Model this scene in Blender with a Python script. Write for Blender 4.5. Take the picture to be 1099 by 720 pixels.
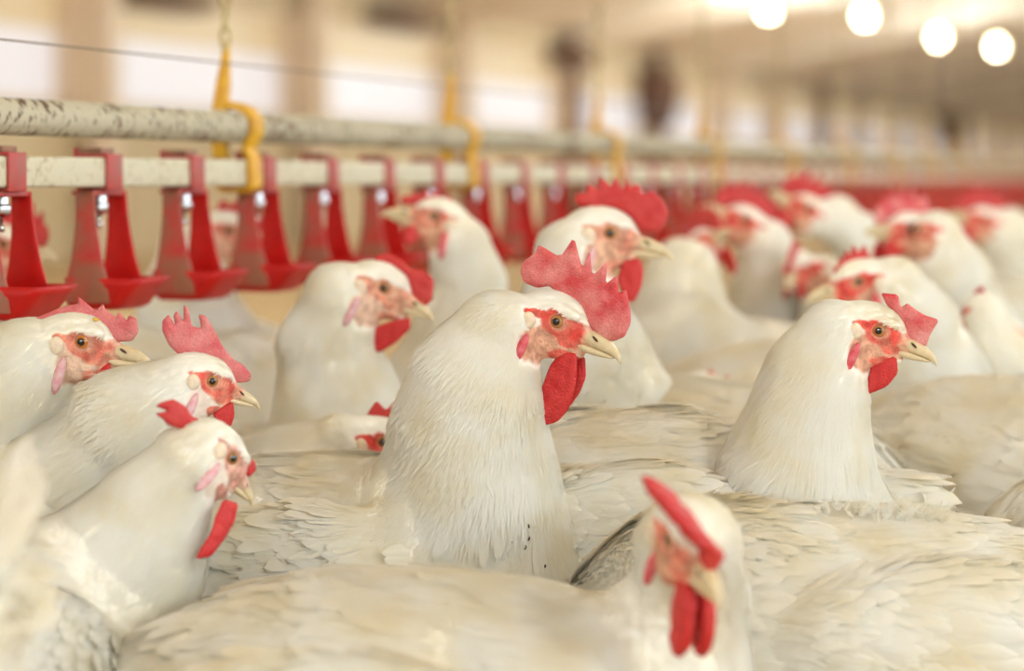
import bpy, math, random
import numpy as np
from mathutils import Vector, Matrix
from mathutils.geometry import delaunay_2d_cdt
random.seed(4); RNG = np.random.default_rng(11)
for _o in list(bpy.data.objects): bpy.data.objects.remove(_o)
C = bpy.context.scene.collection
SC = bpy.context.scene
# ------------------------------------------------------------------ camera, light, exposure
F = 2595.0; HC = 0.55; HY = 190.0           # focal length in px, camera height, horizon row
cam = bpy.data.cameras.new('camera'); camo = bpy.data.objects.new('camera', cam); C.objects.link(camo)
camo.location = (0, 0, HC); camo.rotation_euler = (math.pi/2, 0, 0)
cam.sensor_width = 36; cam.lens = F/1099*36; cam.shift_y = -(360-HY)/1099
cam.clip_start = 0.05; cam.clip_end = 300
cam.dof.use_dof = True; cam.dof.focus_distance = 1.49; cam.dof.aperture_fstop = 4.1
SC.camera = camo
SC.view_settings.view_transform = 'Standard'; SC.view_settings.look = 'None'
SC.view_settings.exposure = 0.42; SC.view_settings.gamma = 1.0
SC.view_settings.use_curve_mapping = False
w = bpy.data.worlds.new('world'); SC.world = w; w.use_nodes = True
w.node_tree.nodes['Background'].inputs[0].default_value = (0.86, 0.95, 1.0, 1)
w.node_tree.nodes['Background'].inputs[1].default_value = 1.2
SC.cycles.use_denoising = True
SC.cycles.max_bounces = 8; SC.cycles.diffuse_bounces = 5; SC.cycles.transmission_bounces = 4
SC.cycles.sample_clamp_indirect = 4.0; SC.cycles.caustics_reflective = False

TH = math.atan(850.5/F)                      # the drinker line runs this far right of the view axis
U = np.array([math.sin(TH), math.cos(TH), 0.0]); V = np.array([-math.cos(TH), math.sin(TH), 0.0])
def UV(u, v, z): return U*u + V*v + np.array([0, 0, z])
def P(px, py, Y): return np.array([(px-549.5)/F*Y, Y, HC-(py-HY)/F*Y])

def area_light(name, loc, target, sx, sy, power, col):
    l = bpy.data.lights.new(name, 'AREA'); l.shape = 'RECTANGLE'; l.size = sx; l.size_y = sy
    l.energy = power; l.color = col
    o = bpy.data.objects.new(name, l); C.objects.link(o); o.location = loc
    d = Vector(target)-Vector(loc); o.rotation_euler = d.to_track_quat('-Z', 'Z').to_euler()
    return o
# added fill lights, out of view, brightening the flock from beside and behind the camera
W_NEAR, W_FAR = -4.6, 7.7
for k, u in enumerate((-7.5, -3.6, 0.3, 4.2, 8.1, 12.0)):
    area_light('window_daylight', UV(u, W_NEAR+0.12, 1.75), UV(u+0.3, 2.0, 0.5), 3.3, 1.4, 120, (0.84, 1.0, 1.14))
area_light('window_daylight', UV(-8.6, 1.6, 1.7), UV(0, 1.4, 0.4), 5.5, 1.7, 150, (0.84, 1.0, 1.14))  # added fill in front of the solid back wall, no window there
for k, u in enumerate((22, 38, 54, 70)):
    area_light('window_daylight', UV(u, W_NEAR+0.12, 1.6), UV(u, 4.0, 2.7), 14, 1.0, 1150, (0.88, 1.0, 1.08))  # long fill lights added and tilted up to brighten the far ceiling
LAMP_POWER = 60; LAMP_COL = (0.90, 1.0, 1.02)

# ------------------------------------------------------------------ materials
def new_mat(name):
    m = bpy.data.materials.new(name); m.use_nodes = True
    return m, m.node_tree.nodes, m.node_tree.links, m.node_tree.nodes['Principled BSDF']
def lin(c):
    return tuple(((v/255)/12.92 if v/255 <= .04045 else (((v/255)+.055)/1.055)**2.4) for v in c)
def mat(name, col, rough=.6, scale=30, var=.12, bump=.0, metal=0, sss=0, col2=None, detail=4, stretch=None, coords='Object', thr=(.35, .7), spec=.5):
    m, N, L, B = new_mat(name)
    tc = N.new('ShaderNodeTexCoord'); no = N.new('ShaderNodeTexNoise'); no.inputs['Scale'].default_value = scale
    no.inputs['Detail'].default_value = detail
    src = tc.outputs[coords]
    if stretch:
        mp = N.new('ShaderNodeMapping'); mp.inputs['Scale'].default_value = stretch
        L.new(src, mp.inputs[0]); src = mp.outputs[0]
    L.new(src, no.inputs['Vector'])
    r = N.new('ShaderNodeValToRGB'); r.color_ramp.elements[0].position = thr[0]; r.color_ramp.elements[1].position = thr[1]
    c = lin(col); d = lin(col2) if col2 else tuple(x*(1-var) for x in c)
    r.color_ramp.elements[0].color = (*c, 1); r.color_ramp.elements[1].color = (*d, 1)
    L.new(no.outputs['Fac'], r.inputs[0]); L.new(r.outputs[0], B.inputs['Base Color'])
    B.inputs['Roughness'].default_value = rough; B.inputs['Metallic'].default_value = metal
    B.inputs['Specular IOR Level'].default_value = spec
    if sss:
        B.inputs['Subsurface Weight'].default_value = sss; B.inputs['Subsurface Radius'].default_value = (1, .35, .2); B.inputs['Subsurface Scale'].default_value = .004
    if bump:
        b = N.new('ShaderNodeBump'); b.inputs['Strength'].default_value = bump; b.inputs['Distance'].default_value = .002
        L.new(no.outputs['Fac'], b.inputs['Height']); L.new(b.outputs[0], B.inputs['Normal'])
    return m
def hen_skin_mat():
    m, N, L, B = new_mat('hen_feather_and_skin')
    a = N.new('ShaderNodeAttribute'); a.attribute_name = 'tone'
    no = N.new('ShaderNodeTexNoise'); no.inputs['Scale'].default_value = 620; no.inputs['Detail'].default_value = 4
    tc = N.new('ShaderNodeTexCoord'); L.new(tc.outputs['Object'], no.inputs['Vector'])
    no2 = N.new('ShaderNodeTexNoise'); no2.inputs['Scale'].default_value = 160; L.new(tc.outputs['Object'], no2.inputs['Vector'])
    mx = N.new('ShaderNodeMix'); mx.data_type = 'RGBA'; mx.blend_type = 'MULTIPLY'
    r = N.new('ShaderNodeValToRGB'); r.color_ramp.elements[0].color = (.74, .68, .66, 1); r.color_ramp.elements[1].color = (1.18, 1.18, 1.18, 1)
    r.color_ramp.elements[0].position = .35; r.color_ramp.elements[1].position = .62
    L.new(no2.outputs['Fac'], r.inputs[0])
    L.new(a.outputs['Alpha'], mx.inputs['Factor'])
    L.new(a.outputs['Color'], mx.inputs[6]); L.new(r.outputs[0], mx.inputs[7]); L.new(mx.outputs[2], B.inputs['Base Color'])
    b = N.new('ShaderNodeBump'); b.inputs['Strength'].default_value = .8; b.inputs['Distance'].default_value = .0018
    L.new(no.outputs['Fac'], b.inputs['Height']); L.new(b.outputs[0], B.inputs['Normal'])
    ml = N.new('ShaderNodeMath'); ml.operation = 'MULTIPLY'; ml.inputs[1].default_value = .8; L.new(a.outputs['Alpha'], ml.inputs[0]); L.new(ml.outputs[0], b.inputs['Strength'])
    B.inputs['Roughness'].default_value = .75
    m2 = N.new('ShaderNodeMath'); m2.operation = 'MULTIPLY_ADD'; m2.inputs[1].default_value = .25; m2.inputs[2].default_value = .05; L.new(a.outputs['Alpha'], m2.inputs[0]); L.new(m2.outputs[0], B.inputs['Specular IOR Level'])
    return m
def feather_mat(name, c1, c2, trans=.3):
    m, N, L, B = new_mat(name)
    tc = N.new('ShaderNodeTexCoord'); no = N.new('ShaderNodeTexNoise'); no.inputs['Scale'].default_value = 22; no.inputs['Detail'].default_value = 5
    L.new(tc.outputs['Object'], no.inputs['Vector'])
    r = N.new('ShaderNodeValToRGB'); r.color_ramp.elements[0].position = .42; r.color_ramp.elements[1].position = .78
    r.color_ramp.elements[0].color = (*lin(c1), 1); r.color_ramp.elements[1].color = (*lin(c2), 1)
    L.new(no.outputs['Fac'], r.inputs[0]); L.new(r.outputs[0], B.inputs['Base Color'])
    B.inputs['Roughness'].default_value = .75; B.inputs['Specular IOR Level'].default_value = .15
    t = N.new('ShaderNodeBsdfTranslucent'); L.new(r.outputs[0], t.inputs[0])
    ms = N.new('ShaderNodeMixShader'); ms.inputs[0].default_value = trans
    out = N['Material Output']; L.new(B.outputs[0], ms.inputs[1]); L.new(t.outputs[0], ms.inputs[2]); L.new(ms.outputs[0], out.inputs[0])
    return m
def comb_mat(name, base, dust, amt):
    m, N, L, B = new_mat(name)
    tc = N.new('ShaderNodeTexCoord')
    n1 = N.new('ShaderNodeTexNoise'); n1.inputs['Scale'].default_value = 55; n1.inputs['Detail'].default_value = 6; L.new(tc.outputs['Object'], n1.inputs['Vector'])
    n2 = N.new('ShaderNodeTexNoise'); n2.inputs['Scale'].default_value = 750; n2.inputs['Detail'].default_value = 2; L.new(tc.outputs['Object'], n2.inputs['Vector'])
    r = N.new('ShaderNodeValToRGB'); r.color_ramp.elements[0].position = .38; r.color_ramp.elements[1].position = .70
    r.color_ramp.elements[0].color = (*lin(base), 1); d = lin(dust); b0 = lin(base)
    r.color_ramp.elements[1].color = (*[b0[i]*(1-amt)+d[i]*amt for i in range(3)], 1)
    L.new(n1.outputs['Fac'], r.inputs[0])
    mx = N.new('ShaderNodeMix'); mx.data_type = 'RGBA'; mx.blend_type = 'MULTIPLY'; mx.inputs['Factor'].default_value = .55
    r2 = N.new('ShaderNodeValToRGB'); r2.color_ramp.elements[0].color = (.8, .72, .72, 1); r2.color_ramp.elements[0].position = .35; r2.color_ramp.elements[1].color = (1.12, 1.12, 1.12, 1); r2.color_ramp.elements[1].position = .65
    L.new(n2.outputs['Fac'], r2.inputs[0]); L.new(r.outputs[0], mx.inputs[6]); L.new(r2.outputs[0], mx.inputs[7]); L.new(mx.outputs[2], B.inputs['Base Color'])
    bp = N.new('ShaderNodeBump'); bp.inputs['Strength'].default_value = .7; bp.inputs['Distance'].default_value = .0012
    L.new(n2.outputs['Fac'], bp.inputs['Height']); L.new(bp.outputs[0], B.inputs['Normal'])
    B.inputs['Roughness'].default_value = .5; B.inputs['Subsurface Weight'].default_value = .12
    B.inputs['Subsurface Radius'].default_value = (1, .3, .2); B.inputs['Subsurface Scale'].default_value = .003
    return m
def eye_mat(name, iris):
    m, N, L, B = new_mat(name)
    tc = N.new('ShaderNodeTexCoord'); sx = N.new('ShaderNodeSeparateXYZ'); L.new(tc.outputs['Object'], sx.inputs[0])
    def mth(op, a, b=None):
        n = N.new('ShaderNodeMath'); n.operation = op
        for i, v in enumerate((a, b)):
            if v is None: continue
            if isinstance(v, (int, float)): n.inputs[i].default_value = v
            else: L.new(v, n.inputs[i])
        return n.outputs[0]
    r2 = mth('SQRT', mth('ADD', mth('MULTIPLY', sx.outputs[0], sx.outputs[0]), mth('MULTIPLY', sx.outputs[2], sx.outputs[2])))
    r = N.new('ShaderNodeValToRGB'); cr = r.color_ramp
    L.new(mth('MULTIPLY', r2, 1/.0055), r.inputs[0])
    cr.elements[0].position = 0; cr.elements[0].color = (.004, .003, .003, 1)
    cr.elements[1].position = .36; cr.elements[1].color = (.006, .004, .004, 1)
    for p, c in ((.42, lin(tuple(int(v*.6) for v in iris))), (.6, lin(iris)), (.74, lin(tuple(int(v*.75) for v in iris))), (.82, (.03, .015, .01))):
        e = cr.elements.new(p); e.color = (*c, 1)
    L.new(r.outputs[0], B.inputs['Base Color']); B.inputs['Roughness'].default_value = .08; B.inputs['Coat Weight'].default_value = .6
    return m
M = {}
M['hen'] = hen_skin_mat()
M['feather'] = feather_mat('white_feather', (246, 244, 237), (238, 229, 202), .42)
M['plume'] = feather_mat('long_white_feather', (247, 245, 238), (241, 235, 214), .4)
M['comb'] = comb_mat('dusty_pink_comb', (198, 56, 62), (226, 160, 154), .75)
M['comb_pale'] = comb_mat('pale_pink_comb', (198, 84, 90), (222, 156, 150), .7)
M['comb_red'] = comb_mat('red_comb', (188, 34, 36), (205, 78, 72), .5)
M['wattle'] = comb_mat('red_wattle', (192, 28, 30), (204, 62, 56), .55)
M['beak'] = mat('horn_beak', (216, 200, 164), .38, 120, bump=.12, col2=(198, 176, 136))
M['nostril'] = mat('nostril_dark', (84, 52, 40), .7)
M['lobe_white'] = mat('white_ear_skin', (228, 214, 188), .6, 300, bump=.3, col2=(222, 196, 176))
M['lobe_red'] = mat('pink_ear_lobe', (205, 62, 76), .5, 260, bump=.4, col2=(212, 120, 128))
M['lobe_pale'] = mat('pale_ear_lobe', (214, 150, 160), .5, 260, bump=.4, col2=(224, 196, 196))
M['lid'] = mat('eye_ring_skin', (200, 128, 104), .55, 500, bump=.3, col2=(212, 160, 130))
M['eye'] = eye_mat('amber_eye', (184, 126, 70)); M['eye_orange'] = eye_mat('orange_eye', (206, 122, 40))
M['grime'] = mat('dark_grime', (72, 56, 44), .8)
M['yolk'] = mat('yellow_stain', (220, 176, 60), .7)
M['leg'] = mat('yellow_scaly_leg', (205, 178, 100), .6, 300, bump=.5)

# ------------------------------------------------------------------ object helpers
def link_mesh(name, verts, faces, material, parent=None, smooth=True):
    me = bpy.data.meshes.new(name)
    if isinstance(faces, np.ndarray):
        nv, nf, k = len(verts), len(faces), faces.shape[1]
        me.vertices.add(nv); me.vertices.foreach_set('co', np.asarray(verts, np.float32).ravel())
        me.loops.add(nf*k); me.loops.foreach_set('vertex_index', faces.astype(np.int32).ravel())
        me.polygons.add(nf); me.polygons.foreach_set('loop_start', np.arange(0, nf*k, k, dtype=np.int32))
        me.update(calc_edges=True)
    else:
        me.from_pydata([tuple(v) for v in verts], [], faces); me.update()
    if smooth: me.polygons.foreach_set('use_smooth', np.ones(len(me.polygons), bool))
    if material: me.materials.append(material)
    o = bpy.data.objects.new(name, me); C.objects.link(o)
    if parent: o.parent = parent
    return o
class MB:
    def __init__(s): s.v = []; s.f = []
    def add(s, v, f):
        n = len(s.v); s.v += [tuple(x) for x in v]; s.f += [tuple(i+n for i in q) for q in f]
    def prism(s, ring_list, cap=True):
        n = len(ring_list[0]); v = [p for r in ring_list for p in r]; f = []
        for i in range(len(ring_list)-1):
            for j in range(n):
                k = (j+1) % n; f.append((i*n+j, i*n+k, (i+1)*n+k, (i+1)*n+j))
        if cap: f.append(tuple(reversed(range(n)))); f.append(tuple(range((len(ring_list)-1)*n, len(ring_list)*n)))
        s.add(v, f)
    def box(s, c, h, ax=None):
        ax = ax or (np.array([1., 0, 0]), np.array([0, 1., 0]), np.array([0, 0, 1.])); c = np.array(c, float)
        q = [(-1, -1), (1, -1), (1, 1), (-1, 1)]
        s.prism([[c+ax[0]*h[0]*a+ax[1]*h[1]*b+ax[2]*h[2]*z for a, b in q] for z in (-1, 1)])
    def tube(s, pts, r, n=12):
        pts = [np.array(p, float) for p in pts]; rs = r if hasattr(r, '__len__') else [r]*len(pts); rings = []
        for i, p in enumerate(pts):
            t = pts[min(i+1, len(pts)-1)]-pts[max(i-1, 0)]; t /= np.linalg.norm(t)
            a = np.cross(t, [0, 0, 1.]); a = a/np.linalg.norm(a) if np.linalg.norm(a) > 1e-4 else np.array([1., 0, 0]); b = np.cross(t, a)
            rings.append([p+rs[i]*(math.cos(q)*a+math.sin(q)*b) for q in np.linspace(0, 2*math.pi, n, endpoint=False)])
        s.prism(rings)
    def build(s, name, material, parent=None, smooth=False, bevel=0):
        o = link_mesh(name, s.v, s.f, material, parent, smooth)
        if bevel:
            b = o.modifiers.new('b', 'BEVEL'); b.width = bevel; b.segments = 3; b.limit_method = 'ANGLE'; b.angle_limit = .6
            for p in o.data.polygons: p.use_smooth = True
        return o
def tag(o, label, cat, group=None, kind=None):
    if label: o['label'] = label
    if cat: o['category'] = cat
    if group: o['group'] = group
    if kind: o['kind'] = kind
    return o
def empty(name, loc=(0, 0, 0), rz=0):
    o = bpy.data.objects.new(name, None); C.objects.link(o); o.location = loc; o.rotation_euler[2] = rz; o.empty_display_size = .05; return o
KIDS = {}
def kids(o): return [c for c in C.objects if c.parent == o]
def copy_tree(o, parent=None):
    c = o.copy(); C.objects.link(c); c.parent = parent
    for ch in kids(o): copy_tree(ch, c)
    return c

# ------------------------------------------------------------------ the barn
M['wall'] = mat('tan_plaster_wall', (206, 187, 150), .8, 2.2, bump=.05, col2=(190, 167, 126), detail=6)
M['ceil'] = mat('pale_ceiling_boards', (244, 232, 214), .8, 1.5, col2=(234, 216, 192))
M['pillar'] = mat('beige_pillar', (226, 206, 180), .8, 3, col2=(214, 190, 160))
M['beam'] = mat('brown_timber', (120, 78, 46), .8, 4, col2=(98, 62, 38))
M['litter'] = mat('straw_litter', (196, 170, 122), .95, 40, bump=.6, col2=(150, 120, 76), detail=8)
def emis(name, col, s):
    m, N, L, B = new_mat(name); B.inputs['Base Color'].default_value = (*[.25*x for x in lin(col)], 1)
    tc = N.new('ShaderNodeTexCoord'); no = N.new('ShaderNodeTexNoise'); no.inputs['Scale'].default_value = .8; L.new(tc.outputs['Object'], no.inputs['Vector'])
    r = N.new('ShaderNodeValToRGB'); c = lin(col); r.color_ramp.elements[0].color = (*[x*1.04 for x in c], 1); r.color_ramp.elements[1].color = (*[x*.93 for x in c], 1)
    L.new(no.outputs['Fac'], r.inputs[0]); L.new(r.outputs[0], B.inputs['Emission Color']); B.inputs['Emission Strength'].default_value = s
    return m
M['pane'] = emis('bright_daylit_pane', (236, 228, 226), .60)
M['amber'] = emis('amber_backlit_blind', (236, 206, 156), .46)
FR = (U, V, np.array([0, 0, 1.0]))
def wall_box(name, u0, u1, v0, v1, z0, z1, m):
    b = MB(); c = UV((u0+u1)/2, (v0+v1)/2, (z0+z1)/2); b.box(c, ((u1-u0)/2, (v1-v0)/2, (z1-z0)/2), FR)
    o = b.build(name, m); o['kind'] = 'structure'; return o
UE0, UE1 = -9.0, 86.0
wall_box('floor', UE0, UE1, W_NEAR-.2, W_FAR+.2, -.1, 0, M['litter'])
SILL, HEAD = 1.00, 1.86
wall_box('wall_left', UE0, UE1, W_FAR, W_FAR+.2, 0, SILL, M['wall'])
wall_box('wall_left', UE0, UE1, W_FAR, W_FAR+.2, HEAD, 2.12, M['wall'])
wall_box('wall_right', UE0, UE1, W_NEAR-.2, W_NEAR, 0, 1.0, M['wall'])
wall_box('wall_right', UE0, UE1, W_NEAR-.2, W_NEAR, 2.05, 2.3, M['wall'])
wall_box('wall_back', UE0-.2, UE0, W_NEAR-.2, W_FAR+.2, 0, 3.4, M['wall'])
wall_box('wall_front', UE1, UE1+.2, W_NEAR-.2, W_FAR+.2, 0, 3.4, M['wall'])
for a, b_, n in ((W_NEAR-.2, 1.55, 1), (1.55, W_FAR+.2, 2)):
    z = lambda v: 2.1+1.05*(1-abs(v-1.55)/6.15)
    m_ = MB()
    m_.prism([[UV(UE0, a, z(a)), UV(UE0, b_, z(b_)), UV(UE0, b_, z(b_)+.1), UV(UE0, a, z(a)+.1)], [UV(UE1, a, z(a)), UV(UE1, b_, z(b_)), UV(UE1, b_, z(b_)+.1), UV(UE1, a, z(a)+.1)]])
    o = m_.build('ceiling', M['ceil']); o['kind'] = 'structure'
# bays: pillars every 3.62 m on the far side wall, windows between them
per = 3.62; Yp = 15*1400/1310.0; up = float(np.dot(np.array([(90-549.5)/F*Yp, Yp, 0]), U))
for i in range(-6, 19):
    uc = up+i*per
    if uc < UE0+.3 or uc > UE1-.4: continue
    dark = i in (4, 8)
    p = wall_box('trim_%d' % (i+7), uc-.24, uc+.24, W_FAR-.10, W_FAR+.2, SILL, HEAD, M['pillar'])
    wall_box('trim_%d' % (i+40), uc-.12, uc+.12, W_FAR-.22, W_FAR-.10, 0, 2.16, M['pillar'] if i not in (3, 4, 7) else M['beam'])
    f = MB(); u0, u1 = uc+.24, uc+per-.24
    for (a, b2, z0, z1) in ((u0, u1, SILL, SILL+.05), (u0, u1, HEAD-.05, HEAD), (u0, u0+.05, SILL, HEAD), (u1-.05, u1, SILL, HEAD)):
        f.box(UV((a+b2)/2, W_FAR+.02, (z0+z1)/2), ((b2-a)/2, .03, (z1-z0)/2), FR)
    wf = f.build('window_%d' % (i+7), M['pillar']); wf['kind'] = 'structure'
    zm = SILL+.50
    g = MB(); g.box(UV((u0+u1)/2, W_FAR+.06, (SILL+zm)/2), ((u1-u0)/2, .008, (zm-SILL)/2), FR); g.build('pane', M['pane'], wf)
    g = MB(); g.box(UV((u0+u1)/2, W_FAR+.05, (HEAD+zm)/2), ((u1-u0)/2, .008, (HEAD-zm)/2), FR); g.build('blind', M['amber'], wf)
    bm_ = MB(); zc = lambda v: 2.1+1.05*(1-abs(v-1.55)/6.15)
    for a, b3 in ((W_NEAR, 1.55), (1.55, W_FAR)):
        bm_.prism([[UV(uc-.07, a, zc(a)-.14), UV(uc+.07, a, zc(a)-.14), UV(uc+.07, a, zc(a)+.02), UV(uc-.07, a, zc(a)+.02)], [UV(uc-.07, b3, zc(b3)-.14), UV(uc+.07, b3, zc(b3)-.14), UV(uc+.07, b3, zc(b3)+.02), UV(uc-.07, b3, zc(b3)+.02)]])
    r_ = bm_.build('beam_%d' % (i+7), M['ceil'] if i % 2 else M['pillar']); r_['kind'] = 'structure'
# dark timber air inlets hung on the far wall
M['inlet'] = mat('dark_brown_inlet', (92, 58, 40), .7, 5, col2=(70, 44, 32))
for px, py, wd, hh, lab in ((612, 62, 34, 20, 'brown wooden air inlet box high between two windows over the rooster'), (705, 106, 34, 60, 'tall dark brown shutter box beside windows at mid wall'), (1020, 140, 44, 34, 'dark grey-brown hopper shape by far windows at right'), (175, 2, 60, 18, 'brown wooden air inlet box above the first full window'), (432, 22, 50, 16, 'brown wooden air inlet box above the second full window')):
    Yw = 15*1400/(1400-px)*.985; c = P(px, py, Yw); hv = hh/2/F*Yw; hu = wd/2/F*Yw/.31
    e = empty('air_inlet', c); tag(e, lab, 'vent', 'air inlets on the far wall')
    b = MB(); z = np.array([0, 0, 1.])
    top = [[U*(-hu)+V*-.14, U*hu+V*-.14, U*hu+V*.1, U*(-hu)+V*.1]]
    q = lambda k, dz: [U*(-hu*k)+V*-.14*k+z*dz, U*hu*k+V*-.14*k+z*dz, U*hu*k+V*.1+z*dz, U*(-hu*k)+V*.1+z*dz]
    b.prism([q(.7, -hv), q(1, -hv*.2), q(1, hv)]); b.build('housing', M['inlet'], e, bevel=.01)
    b = MB(); b.box(V*-.16+z*hv*.4, (hu*.9, .012, hv*.45), FR); b.build('flap', M['beam'], e, bevel=.004)
# hanging lamps: row over the aisle; the four far ones are in view
M['bulb'] = emis('lamp_glass', (255, 240, 200), 26)
M['socket'] = mat('brass_lamp_socket', (150, 118, 40), .5)
def bulb(uv, label):
    e = empty('hanging_lamp', uv); tag(e, label, 'lamp', 'bare bulbs hanging from the ceiling')
    b = MB(); n = 16; prof = [(.004, -.062), (.028, -.058), (.048, -.04), (.057, -.012), (.052, .018), (.034, .048), (.022, .07), (.022, .08)]
    b.prism([[(r*math.cos(t), r*math.sin(t), zz) for t in np.linspace(0, 2*math.pi, n, endpoint=False)] for r, zz in prof])
    b.build('bulb', M['bulb'], e, smooth=True)
    b = MB(); b.tube([(0, 0, .07), (0, 0, .13)], .026); b.build('socket', M['socket'], e, smooth=True)
    v = float(np.dot(uv, V)); top = 2.1+1.05*(1-abs(v-1.55)/6.15)-uv[2]
    b = MB(); b.tube([(0, 0, .13), (0, 0, top)], .004, 6); b.build('cable', M['socket'], e)
    l = bpy.data.lights.new('lamp_light', 'POINT'); l.energy = LAMP_POWER; l.color = LAMP_COL; l.shadow_soft_size = .07
    lo = bpy.data.objects.new('lamp_light', l); C.objects.link(lo); lo.parent = e; lo.location = (0, 0, -.14)
for px, py, Yl, nm in ((825, 10, 24.5, 'leftmost of the four glowing bulbs under the ceiling'), (928, 17, 26.5, 'second glowing bulb from the left under the ceiling'), (1007, 40, 30, 'third glowing bulb from the left, lower than the first two'), (1070, 50, 32, 'rightmost and lowest of the four glowing bulbs')):
    bulb(P(px, py, Yl), nm)
for u, v in ((0, -1.6), (0, 3.6), (4.5, -.6), (4.5, 4.6), (9, 1.5), (9, 5), (14, 4.5), (19, 4.8), (-4, .8)):
    bulb(UV(u, v, 2.3), 'bare bulb hanging from the ceiling above the frame')

# ------------------------------------------------------------------ drinker line
YL = lambda px: 1.65*1390/(1400-px)
UL = lambda px: float(np.dot(np.array([(px-549.5)/F*YL(px), YL(px), 0]), U))
VL = float(np.dot(np.array([(10-549.5)/F*1.65, 1.65, 0]), V))
ZP, ZR = .5535, .5915
def pipe_mat(name, base, dirt, thr, stretch, sc):
    m, N, L, B = new_mat(name)
    tc = N.new('ShaderNodeTexCoord'); mp = N.new('ShaderNodeMapping'); mp.inputs['Scale'].default_value = stretch
    mp.inputs['Rotation'].default_value = (0, .5, 0)
    L.new(tc.outputs['Object'], mp.inputs[0])
    n1 = N.new('ShaderNodeTexNoise'); n1.inputs['Scale'].default_value = sc; n1.inputs['Detail'].default_value = 4; n1.inputs['Roughness'].default_value = .6; L.new(mp.outputs[0], n1.inputs['Vector'])
    n2 = N.new('ShaderNodeTexNoise'); n2.inputs['Scale'].default_value = 14; L.new(tc.outputs['Object'], n2.inputs['Vector'])
    mt = N.new('ShaderNodeMath'); mt.operation = 'MULTIPLY_ADD'; mt.inputs[1].default_value = .35; L.new(n2.outputs['Fac'], mt.inputs[0]); L.new(n1.outputs['Fac'], mt.inputs[2])
    r = N.new('ShaderNodeValToRGB'); r.color_ramp.elements[0].position = thr[0]; r.color_ramp.elements[1].position = thr[1]
    r.color_ramp.elements[0].color = (*lin(base), 1); r.color_ramp.elements[1].color = (*lin(dirt), 1)
    L.new(mt.outputs[0], r.inputs[0]); L.new(r.outputs[0], B.inputs['Base Color']); B.inputs['Roughness'].default_value = .6
    return m
M['pipe_round'] = pipe_mat('grimy_grey_pipe', (186, 178, 154), (96, 70, 50), (.70, .78), (1, .45, .6), 190)
M['pipe_square'] = pipe_mat('stained_white_pipe', (198, 191, 166), (150, 126, 86), (.70, .92), (1, .8, 1), 150)
M['cup'] = mat('red_plastic', (188, 16, 9), .45, 60, bump=.05, col2=(166, 14, 9), spec=.3)
M['cup_dirty'] = mat('dusty_red_plastic', (172, 34, 28), .5, 38, bump=.08, col2=(140, 84, 60), thr=(.34, .60))
M['clip'] = mat('faded_red_plastic', (176, 50, 48), .5, 45, bump=.08, col2=(150, 72, 58), thr=(.4, .66))
M['tab'] = mat('grimy_brown_plastic', (146, 104, 78), .6, 70, bump=.1, col2=(104, 72, 52))
M['steel'] = mat('steel', (190, 192, 192), .25, 40, metal=1)
M['yellow'] = mat('yellow_plastic', (214, 164, 24), .5, 50, bump=.1, col2=(190, 132, 24))
M['wire'] = mat('steel_wire', (150, 138, 124), .4, 90, metal=.6, col2=(110, 92, 74))
M['chain'] = mat('brassy_chain', (198, 180, 132), .5, 40, col2=(160, 140, 90))
UA, UB = -1.2, 42
b = MB(); b.tube([UV(UA, VL, ZR), UV(UB, VL, ZR)], .0130, 32)
rp = link_mesh('support_pipe', np.array(b.v)-UV(UA, VL, ZR), b.f, M['pipe_round']); rp.location = UV(UA, VL, ZR)
tag(rp, 'round grey support pipe speckled with brown grime, above the square water pipe', 'pipe')
def local_axis(o, base, pts):  # put the mesh in a frame whose x runs along the line
    Rm = np.array([U, V, [0, 0, 1.]]); v = (np.array(pts)-base)@Rm.T
    for i, q in enumerate(v): o.data.vertices[i].co = q
    o.location = base; o.rotation_euler[2] = math.pi/2-TH
local_axis(rp, UV(UA, VL, ZR), b.v)
for p in rp.data.polygons: p.use_smooth = len(p.vertices) == 4
b = MB(); b.box(UV((UA+UB)/2, VL, ZP), ((UB-UA)/2, .0108, .0108), FR)
sp = b.build('water_pipe', M['pipe_square'], bevel=.0025); local_axis(sp, UV(UA, VL, ZP), b.v)
tag(sp, 'square off-white water pipe carrying the row of red drinker cups', 'pipe')
b = MB(); b.tube([UV(UA, VL, ZR+.053), UV(6, VL, ZR+.050), UV(UB, VL, ZR+.050)], .0007, 8)
wr = b.build('anti_roost_wire', M['wire'], smooth=True); tag(wr, 'thin steel wire stretched above the round grey pipe', 'wire')

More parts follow.
